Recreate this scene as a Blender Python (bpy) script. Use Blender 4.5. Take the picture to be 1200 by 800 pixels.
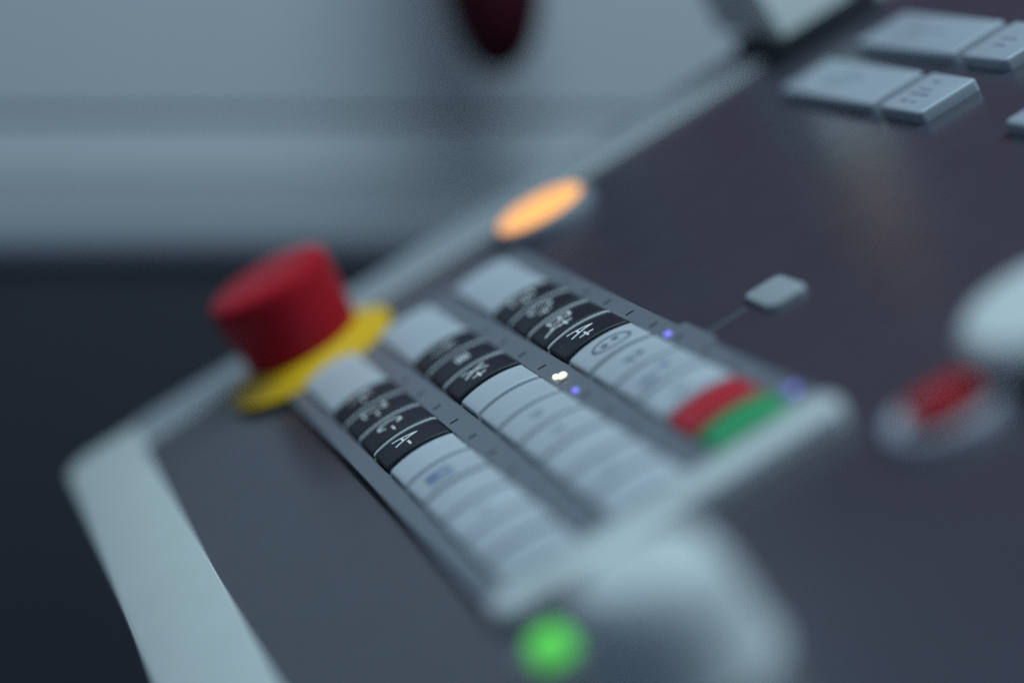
import bpy, bmesh, math, random
from mathutils import Matrix, Vector

random.seed(7)
scene = bpy.context.scene
for o in list(bpy.data.objects):
    bpy.data.objects.remove(o)
C = scene.collection
MM = 0.001
EYE = Vector((0.0, 0.0, 1.20))            # where the camera stands (metres)

# ------------------------------------------------------------------ camera
cam_d = bpy.data.cameras.new('camera')
cam = bpy.data.objects.new('camera', cam_d)
C.objects.link(cam)
cam.location = EYE
cam.rotation_euler = (math.radians(90), 0, 0)   # level, looking along +Y
cam_d.sensor_width = 36.0
cam_d.lens = 75.0
cam_d.shift_x = 0.2464
cam_d.shift_y = 0.1734
cam_d.clip_start = 0.02
cam_d.clip_end = 50.0
cam_d.dof.use_dof = True
cam_d.dof.focus_distance = 0.4845
cam_d.dof.aperture_fstop = 2.5
cam_d.dof.aperture_blades = 0
scene.camera = cam

# ------------------------------------------------------------------ light
world = bpy.data.worlds.new('World')
scene.world = world
world.use_nodes = True
bg = world.node_tree.nodes['Background']
bg.inputs[0].default_value = (0.40, 0.62, 0.95, 1)
bg.inputs[1].default_value = 0.17

def area(name, loc, target, sx, sy, power, col):
    d = bpy.data.lights.new(name, 'AREA')
    d.shape = 'RECTANGLE'; d.size = sx; d.size_y = sy
    d.energy = power; d.color = col
    o = bpy.data.objects.new(name, d); C.objects.link(o)
    o.location = loc
    o.rotation_euler = (Vector(target) - Vector(loc)).to_track_quat('-Z', 'Y').to_euler()
    return o

area('ceiling_lamp', (0.20, 0.10, 2.15), (0.05, 0.52, 1.22), 0.8, 0.5, 10.2, (0.65, 0.90, 1.0))

scene.view_settings.view_transform = 'Standard'
scene.view_settings.look = 'None'
scene.view_settings.exposure = 0.0
scene.view_settings.gamma = 1.0
scene.cycles.use_adaptive_sampling = False
scene.cycles.use_denoising = False     # leave the fine sampling grain, like the sensor noise of the photograph

# ------------------------------------------------------------------ materials
def mat(name, base, rough=0.5, var=0.08, scale=60.0, bump=0.0, bscale=900.0, spec=0.5, metal=0.0,
        emit=None, estr=0.0, specks=None, rvar=0.08, coat=0.0, trans=0.0, orand=0.0):
    """Principled material, its colour and gloss broken up by object-space noise."""
    m = bpy.data.materials.new(name); m.use_nodes = True
    nt = m.node_tree; N = nt.nodes; L = nt.links
    b = N['Principled BSDF']
    tc = N.new('ShaderNodeTexCoord')
    n = N.new('ShaderNodeTexNoise'); n.inputs['Scale'].default_value = scale
    n.inputs['Detail'].default_value = 5
    L.new(tc.outputs['Object'], n.inputs['Vector'])
    mix = N.new('ShaderNodeMix'); mix.data_type = 'RGBA'
    lo = [max(0, c * (1 - var)) for c in base]; hi = [min(1, c * (1 + var)) for c in base]
    mix.inputs[6].default_value = (*lo, 1); mix.inputs[7].default_value = (*hi, 1)
    L.new(n.outputs['Fac'], mix.inputs[0])
    col = mix.outputs[2]
    if specks:
        sc, thr, scol = specks
        v = N.new('ShaderNodeTexNoise'); v.inputs['Scale'].default_value = sc
        v.inputs['Detail'].default_value = 2
        L.new(tc.outputs['Object'], v.inputs['Vector'])
        r = N.new('ShaderNodeMapRange')
        r.inputs[1].default_value = thr; r.inputs[2].default_value = thr + 0.025
        L.new(v.outputs['Fac'], r.inputs[0])
        m2 = N.new('ShaderNodeMix'); m2.data_type = 'RGBA'
        L.new(r.outputs[0], m2.inputs[0]); L.new(col, m2.inputs[6])
        m2.inputs[7].default_value = (*scol, 1)
        col = m2.outputs[2]
    if orand:                                   # every piece a slightly different tone
        oi = N.new('ShaderNodeObjectInfo')
        mr = N.new('ShaderNodeMapRange'); mr.inputs[3].default_value = 1 - orand; mr.inputs[4].default_value = 1 + orand
        hv = N.new('ShaderNodeHueSaturation')
        L.new(oi.outputs['Random'], mr.inputs[0]); L.new(mr.outputs[0], hv.inputs['Value'])
        L.new(col, hv.inputs['Color']); col = hv.outputs[0]
    L.new(col, b.inputs['Base Color'])
    rr = N.new('ShaderNodeMapRange')
    rr.inputs[3].default_value = max(0.03, rough - rvar); rr.inputs[4].default_value = min(1, rough + rvar)
    n2 = N.new('ShaderNodeTexNoise'); n2.inputs['Scale'].default_value = scale * 2.3
    L.new(tc.outputs['Object'], n2.inputs['Vector'])
    L.new(n2.outputs['Fac'], rr.inputs[0]); L.new(rr.outputs[0], b.inputs['Roughness'])
    b.inputs['Specular IOR Level'].default_value = spec
    b.inputs['Metallic'].default_value = metal
    b.inputs['Coat Weight'].default_value = coat
    b.inputs['Transmission Weight'].default_value = trans
    if bump:
        n3 = N.new('ShaderNodeTexNoise'); n3.inputs['Scale'].default_value = bscale
        L.new(tc.outputs['Object'], n3.inputs['Vector'])
        bp = N.new('ShaderNodeBump'); bp.inputs['Strength'].default_value = bump
        bp.inputs['Distance'].default_value = 0.0003
        L.new(n3.outputs['Fac'], bp.inputs['Height']); L.new(bp.outputs[0], b.inputs['Normal'])
    if emit:
        b.inputs['Emission Color'].default_value = (*emit, 1)
        b.inputs['Emission Strength'].default_value = estr
    return m

M = {}
M['face'] = mat('dark_panel_film', (0.058, 0.055, 0.071), 0.25, rvar=0.07, scale=45, bump=0.03, bscale=2500, spec=1.0,
                specks=(900, 0.80, (0.12, 0.12, 0.13)))
M['plate'] = mat('grey_keypad_film', (0.165, 0.175, 0.205), 0.42, bump=0.12, bscale=3000,
                 specks=(1100, 0.775, (0.35, 0.35, 0.35)))
M['bezel'] = mat('light_grey_paint', (0.60, 0.62, 0.60), 0.48, bump=0.10, bscale=1800, var=0.04, specks=(1000, 0.79, (0.2, 0.2, 0.2)))
M['well'] = mat('black_recess', (0.012, 0.012, 0.016), 0.7)
M['key_white'] = mat('pale_grey_keycap', (0.475, 0.50, 0.535), 0.40, var=0.04, bump=0.06, bscale=3000,
                     specks=(1300, 0.79, (0.25, 0.25, 0.27)), orand=0.07)
M['key_clear'] = mat('clear_cap_rim', (0.72, 0.74, 0.75), 0.25, var=0.03)
M['key_black'] = mat('black_key_insert', (0.014, 0.015, 0.024), 0.45, bump=0.08, bscale=3000,
                     specks=(1100, 0.765, (0.4, 0.4, 0.4)))
M['legend_white'] = mat('white_print', (0.86, 0.86, 0.84), 0.5, var=0.03)
M['legend_blue'] = mat('blue_grey_print', (0.16, 0.20, 0.34), 0.5, var=0.1)
M['legend_dark'] = mat('dark_print', (0.10, 0.13, 0.17), 0.5, var=0.1)
M['legend_soft'] = mat('faded_grey_print', (0.17, 0.19, 0.24), 0.5, var=0.2)
M['key_red'] = mat('red_keycap', (0.52, 0.022, 0.035), 0.38, var=0.06)
M['key_green'] = mat('green_keycap', (0.035, 0.34, 0.13), 0.38, var=0.06)
M['estop_red'] = mat('red_plastic', (0.42, 0.006, 0.016), 0.45, bump=0.06, bscale=1500, spec=0.2)
M['yellow'] = mat('yellow_plastic', (0.80, 0.46, 0.008), 0.45, bump=0.05, bscale=1500)
M['ring'] = mat('grey_plastic_ring', (0.20, 0.205, 0.235), 0.5)
M['orange_lens'] = mat('lit_orange_lens', (0.8, 0.35, 0.1), 0.3, emit=(1.0, 0.42, 0.13), estr=1.0)
M['green_lens'] = mat('lit_green_lens', (0.1, 0.5, 0.1), 0.3, emit=(0.10, 0.72, 0.06), estr=0.75)
M['red_lens'] = mat('dark_red_lens', (0.40, 0.008, 0.014), 0.35)
M['led_blue'] = mat('lit_violet_led', (0.2, 0.2, 0.6), 0.3, emit=(0.22, 0.20, 1.0), estr=1.0)
M['led_white'] = mat('lit_white_led', (0.8, 0.8, 0.7), 0.3, emit=(1.0, 1.0, 0.72), estr=2.2)
M['knob'] = mat('light_grey_plastic', (0.66, 0.68, 0.68), 0.42, bump=0.05, bscale=1500, var=0.04)
M['rail'] = mat('pale_rail_plastic', (0.58, 0.60, 0.60), 0.38, var=0.04)
M['pale_ring'] = mat('pale_plastic_ring', (0.42, 0.43, 0.48), 0.5)
M['tab'] = mat('translucent_grey_tab', (0.26, 0.28, 0.29), 0.30)
M['wall'] = mat('grey_machine_paint', (0.40, 0.405, 0.43), 0.55, var=0.05, scale=9, bump=0.12, bscale=400)
M['dark'] = mat('dark_machine_paint', (0.017, 0.017, 0.027), 0.6, var=0.1, scale=8)
M['reflected_dark_panel'] = mat('dark_maroon_panel', (0.095, 0.014, 0.036), 0.9, spec=0.05)  # maroon chosen for the tint it reflects into the panel face
M['maroon'] = mat('dark_red_grip', (0.040, 0.002, 0.008), 0.6, spec=0.15)
M['amber'] = mat('amber_plastic', (0.75, 0.21, 0.012), 0.4)
M['lip'] = mat('mid_grey_lip', (0.33, 0.35, 0.375), 0.45, var=0.05)
M['square_key'] = mat('dull_grey_keycap', (0.36, 0.39, 0.44), 0.42, var=0.05, bump=0.06, bscale=3000, specks=(900, 0.78, (0.2, 0.2, 0.22)))
M['grey_key'] = mat('grey_key_plastic', (0.34, 0.36, 0.385), 0.4, var=0.04)
M['case'] = mat('console_casing', (0.45, 0.47, 0.46), 0.5)

# ------------------------------------------------------------------ mesh helpers (panel space, millimetres)
def finish(name, bm, material, parent=None, smooth=35.0):
    bmesh.ops.recalc_face_normals(bm, faces=bm.faces[:])
    me = bpy.data.meshes.new(name)
    bm.to_mesh(me); bm.free()
    if smooth:
        for p in me.polygons: p.use_smooth = True
        me.set_sharp_from_angle(angle=math.radians(smooth))
    me.materials.append(material)
    return link(name, me, parent)

def link(name, me, parent=None):
    o = bpy.data.objects.new(name, me); C.objects.link(o)
    if parent is not None: o.parent = parent
    return o

def box_bm(x0, x1, y0, y1, z0, z1, bev=0.0, seg=3, bm=None):
    bm = bm or bmesh.new()
    r = bmesh.ops.create_cube(bm, size=1.0)
    vs = r['verts']
    for v in vs:
        v.co = Vector(((x0 + x1) / 2 + v.co.x * (x1 - x0), (y0 + y1) / 2 + v.co.y * (y1 - y0),
                       (z0 + z1) / 2 + v.co.z * (z1 - z0))) * MM
    if bev:
        es = list({e for v in vs for e in v.link_edges})
        bmesh.ops.bevel(bm, geom=es, offset=bev * MM, segments=seg, affect='EDGES', profile=0.5)
    return bm

def rbox_bm(x0, x1, y0, y1, z0, z1, rad, bev=0.5, n=6):
    """box with rounded plan corners and a rounded top edge"""
    def ring(ins, z):
        out = []
        r = max(0.05, rad - ins)
        for cx, cy, a0 in ((x1 - rad, y1 - rad, 0), (x0 + rad, y1 - rad, 90), (x0 + rad, y0 + rad, 180), (x1 - rad, y0 + rad, 270)):
            for k in range(n + 1):
                a = math.radians(a0 + 90 * k / n)
                out.append(Vector((cx + r * math.cos(a), cy + r * math.sin(a), z)) * MM)
        return out
    bm = bmesh.new()
    prof = [(0, z0), (0, z1 - bev)] + [(bev * (1 - math.cos(a)), z1 - bev + bev * math.sin(a)) for a in (math.pi / 6, math.pi / 3, math.pi / 2)]
    rings = [[bm.verts.new(p) for p in ring(i, z)] for i, z in prof]
    m = len(rings[0])
    for a, b in zip(rings, rings[1:]):
        for i in range(m): bm.faces.new((a[i], a[(i + 1) % m], b[(i + 1) % m], b[i]))
    bm.faces.new(rings[-1]); bm.faces.new(rings[0][::-1])
    return bm

def lathe_bm(cx, cy, prof, n=64, bm=None):
    """prof: (radius, z) from bottom to top; radius 0 closes it"""
    bm = bm or bmesh.new()
    rings = []
    for r, z in prof:
        if r < 1e-6:
            rings.append([bm.verts.new(Vector((cx, cy, z)) * MM)])
        else:
            rings.append([bm.verts.new(Vector((cx + r * math.cos(2 * math.pi * k / n), cy + r * math.sin(2 * math.pi * k / n), z)) * MM) for k in range(n)])
    for a, b in zip(rings, rings[1:]):
        if len(a) == 1 and len(b) == 1: continue
        for k in range(n):
            j = (k + 1) % n
            if len(a) == 1: bm.faces.new((a[0], b[j], b[k]))
            elif len(b) == 1: bm.faces.new((a[k], a[j], b[0]))
            else: bm.faces.new((a[k], a[j], b[j], b[k]))
    return bm

# ------------------------------------------------------------------ where the panel hangs
# panel axes: x along a row of keys, y up the key columns (away from the lens), z out of the face
Rm = Matrix(((0.8511216677552996, -0.18389353084309887, -0.4917062903721037),
             (-0.5246016467794321, -0.2629257886295451, -0.8097302895840316),
             (0.01962189781201903, 0.9471289241637539, -0.3202526848266298)))
t = Vector((15.2525, -30.2845, 546.3134)) * MM
toW = Matrix(((1, 0, 0), (0, 0, 1), (0, -1, 0)))
PM = (toW @ Rm).to_4x4()
PM.translation = EYE + toW @ t

panel = bpy.data.objects.new('control_panel', None); C.objects.link(panel)
panel.empty_display_size = 0.02
panel.matrix_world = PM
panel['label'] = 'dark glossy machine control panel with pale grey rim, rows of keys and lit lamps'
panel['category'] = 'control panel'

def part(name, bm, m, parent=panel, label=None, smooth=35.0):
    o = finish(name, bm, M[m], parent, smooth)
    if label: o['label'] = label
    return o

FZ = -2.5          # face of the panel
PZ = -0.75         # top of the keypad plate
X0, X1, Y0, Y1 = -68.6, 330.0, -330.0, 84.0
RZ = -1.5          # top of the rim

# casing and rim
part('casing', box_bm(X0 + 1.5, X1 - 1.5, Y0 + 1.5, Y1 - 1.5, -48, FZ - 1.6, 4), 'case')
part('face_plate', box_bm(-47, 306, -306, 61.2, FZ - 1.5, FZ), 'face', smooth=0)

def rim():
    bm = bmesh.new()
    xi0, xi1, yi0, yi1 = -44.8, 304.0, -304.0, 59.6
    def ring(x0, x1, y0, y1, rad, z, n=8):
        out = []
        for cx, cy, a0 in ((x1 - rad, y1 - rad, 0), (x0 + rad, y1 - rad, 90), (x0 + rad, y0 + rad, 180), (x1 - rad, y0 + rad, 270)):
            for k in range(n + 1):
                a = math.radians(a0 + 90 * k / n)
                out.append(bm.verts.new(Vector((cx + rad * math.cos(a), cy + rad * math.sin(a), z)) * MM))
        return out
    b = 2.2
    R = [ring(xi0, xi1, yi0, yi1, 3, FZ - 1.55)]
    R.append(ring(xi0, xi1, yi0, yi1, 3, RZ - .4))
    R.append(ring(xi0 - .35, xi1 + .35, yi0 - .35, yi1 + .35, 3.3, RZ))
    R.append(ring(X0 + b, X1 - b, Y0 + b, Y1 - b, 8, RZ))
    R.append(ring(X0 + b * .3, X1 - b * .3, Y0 + b * .3, Y1 - b * .3, 9.5, RZ - b * .3))
    R.append(ring(X0, X1, Y0, Y1, 10, RZ - b))
    R.append(ring(X0, X1, Y0, Y1, 10, -46))
    m = len(R[0])
    for a, c in zip(R, R[1:]):
        for i in range(m): bm.faces.new((a[i], a[(i + 1) % m], c[(i + 1) % m], c[i]))
    return bm
part('rim', rim(), 'bezel', label='pale grey painted rim around the dark panel')

part('rim_strip', rbox_bm(-43.5, 303, 60.4, 83.2, RZ - .4, RZ + .45, 2.0, .4), 'lip', label='grey strip along the far rim')

# keypad plate: a sheet with one long opening for each column of keys
PITCH, KW, COLX = 15.0, 16.5, 23.5
KD = 12.1
KX0, KX1, KY0, KY1 = -5.1, 68.9, -164.2, 27.0
def plate():
    bm = bmesh.new()
    xs = [KX0]
    for c in range(3): xs += [c * COLX - .4, c * COLX + KW + .4]
    xs.append(KX1)
    for i in range(0, len(xs), 2): box_bm(xs[i], xs[i + 1], KY0, KY1, FZ, PZ, 0.25, 2, bm)
    for c in range(3):
        for r in range(1, 11):
            y = -PITCH * r + (PITCH - KD) / 2
            box_bm(c * COLX - .6, c * COLX + KW + .6, y - .6, y + .6, FZ, PZ - .6, 0.0, 1, bm)
        box_bm(c * COLX - .65, c * COLX + KW + .65, 23.0, KY1 - .02, FZ, PZ - .02, 0.0, 2, bm)
        box_bm(c * COLX - .65, c * COLX + KW + .65, KY0 + .02, KY0 + 1.0, FZ, PZ - .02, 0.0, 2, bm)
    return bm
part('keypad_plate', plate(), 'plate', smooth=0, label='grey plate with three columns of curved keys')
for c in range(3):
    part('key_well', box_bm(c * COLX - 1.1, c * COLX + KW + 1.1, KY0 + .8, 23.2, FZ - .3, FZ + .25), 'well', smooth=0)
part('plate_shadow_strip', box_bm(KX0 - 1.1, KX0 - .05, KY0, KY1, FZ - .3, FZ + .12), 'well', smooth=0)  # black strip laid in as the shadow line along the plate

# ---- keys
SAG = 1.15
def topz(u, w=KW, sag=SAG, h=0.0):
    return h + sag * (1 - (2 * u / w) ** 2)

def key_bm(w, d, sag, h, zb, lip=0.10, b=0.5):
    """convex cap: origin at its left far corner, x to the right, y away from the lens"""
    xs = [(-w / 2, b), (-w / 2 + .15 * b, .45 * b), (-w / 2 + .5 * b, .12 * b)] + \
         [(-w / 2 + b + (w - 2 * b) * k / 14, 0) for k in range(15)] + \
         [(w / 2 - .5 * b, .12 * b), (w / 2 - .15 * b, .45 * b), (w / 2, b)]
    ys = [(-d, b), (-d + .15 * b, .45 * b), (-d + .5 * b, .12 * b), (-d + b, 0), (-d + 1.2, 0), (-d * .5, 0), (-.8, 0), (-.55, -lip),
          (-.25, -lip), (-.10, -lip + .12), (0, -lip + .5)]
    bm = bmesh.new()
    g = [[bm.verts.new(Vector((w / 2 + u, y, topz(u, w, sag, h) - max(du, 0) - dy)) * MM) for (y, dy) in ys] for (u, du) in xs]
    nx, ny = len(g), len(g[0])
    for i in range(nx - 1):
        for j in range(ny - 1): bm.faces.new((g[i][j], g[i + 1][j], g[i + 1][j + 1], g[i][j + 1]))
    rim = [g[i][0] for i in range(nx)] + [g[-1][j] for j in range(1, ny)] + [g[i][-1] for i in range(nx - 2, -1, -1)] + [g[0][j] for j in range(ny - 2, 0, -1)]
    low = [bm.verts.new(Vector((v.co.x, v.co.y, zb * MM))) for v in rim]
    n = len(rim)
    for i in range(n): bm.faces.new((rim[i], rim[(i + 1) % n], low[(i + 1) % n], low[i]))
    bm.faces.new(low)
    return bm

def edge_bm(w, sag, h, lip):
    """thin pale line moulded along the far edge of a black key"""
    bm = bmesh.new()
    us = [-w / 2 - .05 + (w + .1) * k / 20 for k in range(21)]
    rows = []
    for k, u in enumerate(us):
        z = topz(u, w, sag, h) - (.25 if k in (0, 20) else 0)
        rows.append([bm.verts.new(Vector((w / 2 + u, y, z + dz)) * MM) for y, dz in ((-.42, -.2), (-.40, lip * .6), (-.30, lip), (-.1, lip), (.02, lip * .6), (.04, -.6))])
    m = len(rows[0])
    for a, b in zip(rows, rows[1:]):
        for i in range(m): bm.faces.new((a[i], a[(i + 1) % m], b[(i + 1) % m], b[i]))
    bm.faces.new(rows[0]); bm.faces.new(rows[-1][::-1])
    return bm

# legends are strokes: the panel is read with +x as "up" and -y as the reading direction
GLYPH = {
    'A': ([(0, 0), (.5, 1), (1, 0)], [(.2, .38), (.8, .38)]),
    'B': ([(0, 0), (0, 1), (.7, .95), (.8, .75), (.65, .54), (0, .52)], [(.65, .54), (.9, .3), (.75, .05), (0, 0)]),
    'C': ([(.95, .8), (.7, 1), (.35, 1), (.08, .75), (.0, .5), (.08, .22), (.35, 0), (.7, 0), (.95, .2)],),
    'X': ([(0, 0), (1, 1)], [(0, 1), (1, 0)]),
    'Y': ([(0, 1), (.5, .5), (1, 1)], [(.5, .5), (.5, 0)]),
    'Z': ([(0, 1), (1, 1), (0, 0), (1, 0)],),
    '+': ([(.1, .5), (.9, .5)], [(.5, .22), (.5, .78)]),
    '-': ([(.15, .5), (.85, .5)],),
    '/': ([(0, .45), (1, .62)],),
    '#': ([(.1, .2), (.9, .2)], [(.1, .4), (.9, .4)], [(.1, .6), (.9, .6)], [(.1, .8), (.9, .8)]),
}
def strokes_bm(strokes, w, sag, h, sw):
    """strokes: polylines in key coordinates (x from the left edge, y from the far edge), laid on the curved top"""
    bm = bmesh.new()
    def zat(x): return topz(x - w / 2, w, sag, h)
    for pl in strokes:
        for a, b in zip(pl, pl[1:]):
            a, b = Vector(a), Vector(b)
            d = (b - a); L = d.length
            if L < 1e-6: continue
            d /= L; nrm = Vector((-d.y, d.x)) * sw / 2
            a2, b2 = a - d * sw * .35, b + d * sw * .35
            n = max(2, int(L / 0.8))
            rows = []
            for k in range(n + 1):
                p = a2.lerp(b2, k / n)
                rows.append([bm.verts.new(Vector((q.x, q.y, zat(q.x) + dz)) * MM) for q in (p + nrm, p - nrm) for dz in (.10, .0)])
            for r0, r1 in zip(rows, rows[1:]):
                bm.faces.new((r0[0], r0[2], r1[2], r1[0]))
                bm.faces.new((r0[0], r1[0], r1[1], r0[1]))
                bm.faces.new((r0[2], r0[3], r1[3], r1[2]))
            for r in (rows[0], rows[-1]): bm.faces.new((r[0], r[1], r[3], r[2]))
    return bm

def text_strokes(txt, cx, cy, size, adv=None, wid=None):
    wid = wid or size * .62
    adv = adv or wid * 1.22
    out = []
    tot = adv * (len(txt) - 1) + wid
    y = cy + tot / 2
    for ch in txt:
        for pl in GLYPH[ch]:
            out.append([(cx - size / 2 + v * size, y - u * wid) for u, v in pl])
        y -= adv
    return out

def ellipse(cx, cy, rx, ry, n=28):
    return [(cx + rx * math.cos(2 * math.pi * k / n), cy + ry * math.sin(2 * math.pi * k / n)) for k in range(n + 1)]

kb = key_bm(KW, KD, SAG, 0.0, FZ + .3)
tmp = finish('key', kb, M['key_white'], None); KEY_WHITE = tmp.data; bpy.data.objects.remove(tmp)
tmp = finish('key', key_bm(KW, KD, SAG, 0.0, FZ + .3), M['key_black'], None); KEY_CLEAR = tmp.data; bpy.data.objects.remove(tmp)
tmp = finish('key', key_bm(KW, KD, SAG, 0.0, FZ + .3), M['key_red'], None); KEY_RED = tmp.data; bpy.data.objects.remove(tmp)
tmp = finish('key', key_bm(KW, KD, SAG, 0.0, FZ + .3), M['key_green'], None); KEY_GREEN = tmp.data; bpy.data.objects.remove(tmp)
tmp = finish('key', edge_bm(KW, SAG, 0.0, .50), M['key_clear'], None); INSERT = tmp.data; bpy.data.objects.remove(tmp)
tmp = finish('key', edge_bm(KW, SAG, 0.0, .08), M['key_white'], None); EDGE_WHITE = tmp.data; bpy.data.objects.remove(tmp)
tmp = finish('key', key_bm(KW, 33.0, 1.0, 0.2, FZ + .3), M['key_white'], None); KEY_WIDE = tmp.data; bpy.data.objects.remove(tmp)

black_text = {(0, 1): 'Y-', (0, 2): 'Z-', (0, 3): 'C-', (0, 4): 'A-',
              (1, 1): 'Y', (1, 2): '#', (1, 3): 'X+',
              (2, 1): 'Z+', (2, 2): 'C+', (2, 3): 'B+', (2, 4): 'A+'}
key_label = {(0, 3): 'black key marked C minus', (0, 4): 'black key marked A minus', (1, 3): 'black key marked X plus',
             (2, 3): 'black key above the A plus key', (2, 4): 'black key marked A plus'}
for c in range(3):
    kx = c * COLX
    o = link('wide_key', KEY_WIDE, panel)
    o.location = Vector((kx, 20.5, 0)) * MM
    for r in range(1, 11):
        y = -PITCH * r
        if (c, r) in black_text:
            o = link('key', KEY_CLEAR, panel)
            ins = link('key_edge', INSERT, o)
            tx = black_text[(c, r)]
            if tx == '#':
                st = text_strokes('#', KW * .52, -KD * .5, 4.6, wid=4.6)
            else:
                st = text_strokes(tx, KW * .47, -KD * .5 - .2, 5.9, adv=4.1, wid=3.5)
            if (c, r) == (2, 3): st.append([(KW * .12, -8.6), (KW * .30, -7.6)]); st.append([(KW * .25, -6.9), (KW * .40, -8.2)])
            lg = finish('legend', strokes_bm(st, KW, SAG, 0.0, .55), M['legend_white'], o, 0)
            o['label'] = key_label.get((c, r), '%s black key of the %s column, counted from the stop button' % (('first', 'second', 'third', 'fourth')[r - 1], ('left', 'middle', 'right')[c]))
        elif (c, r) == (2, 9):
            o = link('key', KEY_RED, panel); o['label'] = 'red key at the end of the right column'
        elif (c, r) == (2, 10):
            o = link('key', KEY_GREEN, panel); o['label'] = 'green key next to the pale rail'
        else:
            o = link('key', KEY_WHITE, panel)
            link('key_edge', EDGE_WHITE, o)
        o.location = Vector((kx + random.uniform(-.05, .05), y + random.uniform(-.05, .05), random.uniform(-.08, .08))) * MM
        o.rotation_euler = (random.uniform(-.004, .004), random.uniform(-.006, .006), random.uniform(-.003, .003))
        # printed marks on the pale keys
        st = None; lm = 'legend_dark'; sw = .6
        if (c, r) == (0, 6):
            st = [[(4.2, -4.2), (6.4, -4.2)], [(4.2, -5.6), (6.4, -5.6)], [(4.2, -7.0), (6.4, -7.0)], [(7.4, -4.2), (9.6, -4.2)], [(7.4, -7.0), (9.6, -7.0)], [(4.2, -9.4), (9.6, -9.4)]]
            lm = 'legend_blue'; sw = 1.1
        elif (c, r) == (2, 5):
            st = [ellipse(9.0, -6.6, 4.6, 3.4), ellipse(7.2, -6.9, .5, .7, 8), ellipse(10.2, -6.0, .5, .7, 8)]
        elif (c, r) == (2, 6):
            st = [[(6.4, -6.6), (7.8, -6.6)], [(7.2, -8.2), (8.0, -8.2)], [(9.4, -6.2), (10.6, -6.2)], [(9.8, -7.4), (10.4, -7.4)]]; sw = 1.0
        elif (c, r) == (2, 7):
            st = [[(9.4, -4.6), (11.4, -4.6)], [(10.0, -6.0), (11.0, -6.0)], [(3.4, -7.6), (7.2, -7.6)], [(3.6, -9.2), (6.6, -9.2)]]; sw = 1.1; lm = 'legend_blue'
        elif (c, r) == (2, 8):
            st = [[(5.0, -6.5), (9.0, -6.5)], [(6.0, -8.3), (8.0, -8.3)]]; sw = .7
        elif (c, r) in ((1, 6), (1, 7), (0, 8), (1, 9)):
            st = [[(6.5, -5.4), (9.5, -5.4)], [(7.0, -7.4), (9.0, -7.4)]]; sw = .45
        if st:
            finish('legend', strokes_bm(st, KW, SAG, 0.0, sw), M[lm], o, 0)

# small indicator windows beside the keys, four of them lit
tmp = finish('s', box_bm(-1.1, 1.1, -.55, .55, -.3, .06, .1, 1), M['well'], None); SLOT = tmp.data; bpy.data.objects.remove(tmp)
for c in range(3):
    for r in range(1, 11):
        o = link('indicator_window', SLOT, panel)
        o.location = Vector((c * COLX + KW + 2.55, -PITCH * r - KD * .5 - .6, PZ)) * MM
for x, y, m, rr in ((65.4, -92.0, 'led_blue', .85), (42.0, -91.6, 'led_blue', .8), (66.6, -154.0, 'led_blue', 1.0), (43.4, -79.0, 'led_white', .95), (42.2, -77.6, 'led_white', .6)):  # last small white bead is added to shape the light's flare
    part('indicator_light', lathe_bm(x, y, [(rr, PZ - .2), (rr, PZ + .3), (rr * .7, PZ + .6), (0, PZ + .75)], 20), m,
         label='lit white indicator light, drawn as two beads' if m == 'led_white' else 'lit violet indicator light %s' % ('by the white light' if x < 50 else 'next to the green key' if y < -120 else 'by the plate edge clip'))

# pale rail closing the keypad
part('keypad_rail', rbox_bm(-5.5, 68.6, -174.5, -164.4, FZ, 1.2, 3.8, 1.2), 'rail', label='pale raised rail across the near end of the keypad')

# small grey clip at the keypad edge and the lone grey key with its painted light streak
part('edge_clip', rbox_bm(68.6, 71.0, -106, -88, FZ, -1.5, 1.1, .4), 'plate', label='small grey clip on the keypad edge')
part('lone_key', rbox_bm(82.8, 92.2, -109.0, -94.5, FZ, -1.1, 2.2, .5), 'grey_key', label='small grey key alone on the dark panel')
part('light_streak', box_bm(70.0, 81.5, -99.2, -98.4, FZ - .2, FZ + .10), 'plate', smooth=0)  # raised pale strip drawing the streak of light beside the key

# bigger keys at the far right
def big_key(x0, x1, y0, y1, marks, label=None):
    o = part('square_key', rbox_bm(x0, x1, y0, y1, FZ, 0.6, 1.4, .9), 'square_key', label=label)
    if marks:
        bm = bmesh.new()
        for a, b, c, d in marks: box_bm(x0 + a, x0 + b, y1 - d, y1 - c, 0.5, 0.66, 0, 1, bm)
        finish('legend', bm, M['legend_soft'], o, 0)
big_key(149.4, 165.4, -31.5, 20.5, [(6.0, 6.6, 14, 30), (8.5, 9.1, 10, 34), (10.6, 11.2, 18, 30), (4.2, 4.7, 20, 27)], 'long pale key nearest the dark reflection')
big_key(172.9, 189.1, -31.5, 20.5, [(5.2, 5.8, 12, 28), (8.2, 8.8, 16, 36), (11.0, 11.5, 10, 22)], 'long pale key at the upper edge of the picture')
big_key(149.4, 165.4, -57.5, -36.5, [(3.2, 4.2, 6, 9), (3.2, 4.0, 11, 13), (6.4, 7.2, 5, 14), (8.6, 9.2, 6, 12), (11.8, 12.6, 7, 10)], 'short pale key with dark marks')
big_key(172.9, 189.1, -57.5, -36.5, [(5.2, 6.0, 7, 12), (8.2, 8.8, 6, 13)], 'short pale key cut by the picture edge')
big_key(151.5, 167.5, -114.0, -92.0, None, 'pale key at the right edge of the picture')

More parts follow.
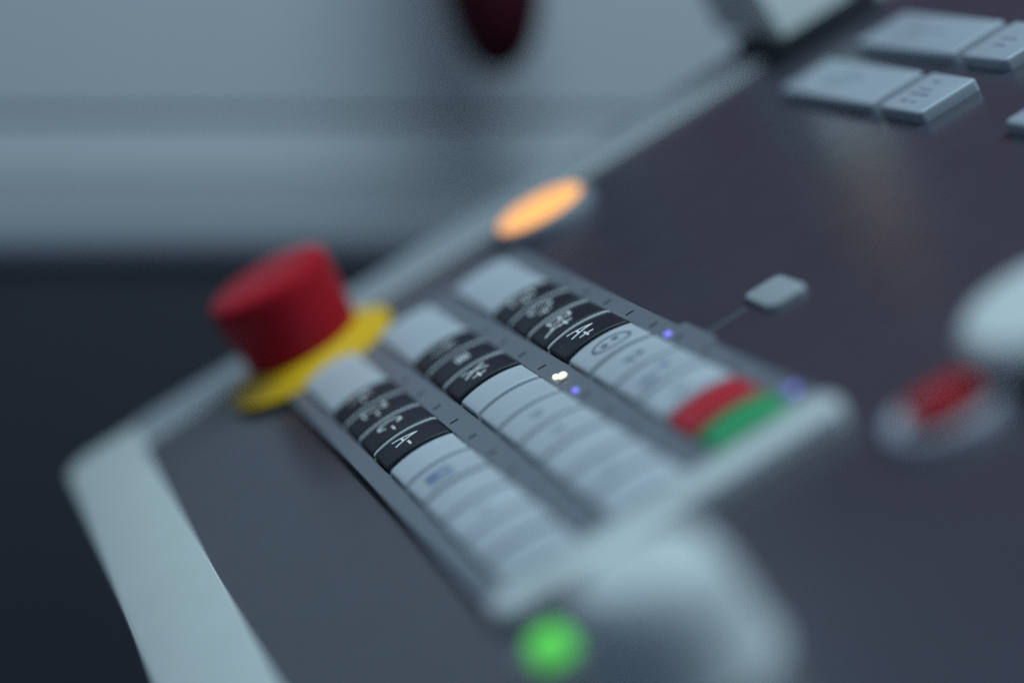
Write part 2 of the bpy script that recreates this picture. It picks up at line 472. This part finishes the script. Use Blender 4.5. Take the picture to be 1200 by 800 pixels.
# ---- emergency stop
EX, EY = 7.2, 41.0
es = part('emergency_stop_button', lathe_bm(EX, EY, [(14.5, 2.6), (16.0, 3.0), (16.4, 4.4), (17.2, 13.2), (17.8, 21.2), (17.9, 23.2), (17.4, 24.6), (16.0, 25.5), (10, 26.1), (0, 26.3)], 96), 'estop_red',
          label='red mushroom head of the emergency stop button')
part('yellow_collar', lathe_bm(EX, EY, [(24.3, -1.0), (24.9, -.8), (24.9, -.2), (24.3, .1), (20.4, 1.4), (17.2, 4.0), (15, 4.4), (0, 4.4)], 96), 'yellow', es)

# ---- orange lamp
lp = part('orange_lamp', lathe_bm(82.3, 42.2, [(12.4, FZ), (12.4, 1.3), (12.0, 1.6), (9, 1.75), (0, 1.8)], 64), 'orange_lens', label='lit orange round lamp by the pale rim')
part('lamp_ring', lathe_bm(82.3, 42.2, [(15.2, FZ), (15.2, -.6), (14.6, .5), (13.6, 1.1), (12.7, 1.1), (12.45, .8), (12.45, FZ)], 64), 'ring', lp)

# ---- green lamp
lp = part('green_lamp', lathe_bm(-1.5, -193.5, [(3.8, FZ), (3.8, -.2), (3.5, 1.0), (3.0, 2.0), (1.6, 2.6), (0, 2.7)], 48), 'green_lens', label='lit green dome lamp beside the light grey knob')
part('lamp_ring', lathe_bm(-1.5, -193.5, [(7.6, FZ), (7.6, -1.6), (7.0, -.9), (5.6, -.8), (5.1, -1.2), (5.05, FZ)], 48), 'ring', lp)

# ---- red push button in its round grey ring
lp = part('red_push_button', rbox_bm(70.6, 82.6, -200.0, -191.5, FZ, 3.2, 1.5, .9), 'red_lens', label='dark red square push button in a round grey ring')
part('button_ring', lathe_bm(76.6, -195.0, [(11.0, FZ), (11.0, -1.2), (10.4, -.2), (9.4, .2), (8.9, -.3), (8.8, -1.5), (0, -1.6)], 64), 'pale_ring', lp)

# ---- light grey knobs
def knob(name, x, y, r, h, label, grips=12):
    k = part(name, lathe_bm(x, y, [(r * 1.14, FZ), (r * 1.14, -1.2), (r * 1.10, -.4), (r * 1.06, h * .35), (r * .98, h * .72), (r * .88, h * .92), (r * .72, h), (r * .3, h + .2), (0, h + .2)], 96), 'knob', label=label)
    return k
knob('rotary_knob', 12.0, -224.5, 13.2, 20.0, 'large light grey rotary knob close to the lens')
part('selector_knob', lathe_bm(102.5, -195.0, [(10, FZ), (10, 1.0), (17.4, 1.4), (18, 2.4), (17.6, 5.4), (15.8, 7.2), (11, 8.0), (0, 8.3)], 80), 'knob', label='light grey knob cut by the right edge of the picture')

# ---- bracket standing on the rim
def wedge(x0, x1, pr):
    bm = bmesh.new()
    ra = [bm.verts.new(Vector((x0, y, z)) * MM) for y, z in pr]
    rb = [bm.verts.new(Vector((x1, y, z)) * MM) for y, z in pr]
    for i in range(len(pr)): bm.faces.new((ra[i], rb[i], rb[(i + 1) % len(pr)], ra[(i + 1) % len(pr)]))
    bm.faces.new(ra); bm.faces.new(rb[::-1])
    bmesh.ops.bevel(bm, geom=bm.edges[:], offset=1.0 * MM, segments=2, affect='EDGES')
    return bm
br = part('bracket', wedge(166.5, 190, [(50.5, 3.2), (58, 30), (62, 38), (96, 38), (96, 3.2)]), 'bezel', label='light grey bracket standing on the panel rim')
part('bracket_shadow_block', box_bm(163, 196, 49.0, 79, FZ, 3.3, .5, 2), 'dark', br)  # dark block in place of the shadow gap under the bracket
part('unseen_amber_cap', lathe_bm(173, 68, [(11, 37.8), (11, 56), (9, 62), (5, 65), (0, 66)], 32), 'amber', br)  # unseen cap added for the orange reflection on the dark face

# ------------------------------------------------------------------ machine cabinet behind
D = 0.74
def wz(py): return EYE.z + (608 - py) / 2500 * D
def wx(px): return (px - 304) / 2500 * D
cab = bpy.data.objects.new('machine_cabinet', None); C.objects.link(cab)
cab.location = (0.0, D, wz(310)); cab.empty_display_size = 0.05
cab['label'] = 'pale grey sheet metal machine cabinet behind the control panel'
cab['category'] = 'machine cabinet'
XA, XB = -1.0, 1.3
def profile(name, pts, m, label=None, xa=XA, xb=XB):
    """pts: (py, depth offset in mm); a sheet-metal strip running the width of the cabinet"""
    bm = bmesh.new()
    ra = [bm.verts.new((xa, dy * MM, wz(py) - cab.location.z)) for py, dy in pts]
    rb = [bm.verts.new((xb, dy * MM, wz(py) - cab.location.z)) for py, dy in pts]
    n = len(pts)
    for i in range(n): bm.faces.new((ra[i], rb[i], rb[(i + 1) % n], ra[(i + 1) % n]))
    bm.faces.new(ra); bm.faces.new(rb[::-1])
    o = finish(name, bm, M[m], cab, 30)
    if label: o['label'] = label
    return o
profile('door_panel', [(-52, 4), (-48, 0), (132, 0), (134.5, .8), (135, 20), (-52, 20)], 'wall')
profile('ledge_strip', [(140, 8), (141, 1), (144, 0.2), (200, -1.6), (206, -1.8), (206, 20), (140, 20)], 'wall')
profile('lower_lip', [(207, -1.2), (272, -.8), (288, .6), (297, 3), (302, 6.8), (302, 25), (207, 25)], 'wall')
profile('plinth', [(303, 7), (1400, 7), (1400, 60), (303, 60)], 'dark')
profile('reflected_dark_panel', [(-1500, 9), (-54, 9), (-54, 30), (-1500, 30)], 'reflected_dark_panel', xa=wx(203))  # unseen; added to give the right of the face its dark reflection
profile('reflected_side_panel', [(-900, 0), (-56, 0), (-54, 2), (-54, 30), (-900, 30)], 'wall', xb=wx(200))  # unseen; pale sheet added to lighten the face's lower-left reflection

# dark red grip hanging in front of the cabinet
gd = 0.70
grip = bpy.data.objects.new('door_grip', None); C.objects.link(grip)
gz = EYE.z + (608 - 84) / 2500 * gd
grip.location = ((588 - 304) / 2500 * gd, gd, gz)
grip.rotation_euler = (0, math.radians(-6), 0)
grip['label'] = 'dark red rounded grip hanging in front of the pale cabinet'
grip['category'] = 'grip'
finish('handle', lathe_bm(0, 0, [(0, 0), (4, .6), (7.2, 2.6), (10.6, 7), (13.6, 14), (15.8, 24), (17, 40), (17.4, 80), (14.4, 110), (10, 118), (0, 120)], 48), M['maroon'], grip)
finish('mounting_arm', box_bm(-6, 6, -4, (D - gd) / MM + 14, 92, 106, 2), M['maroon'], grip)
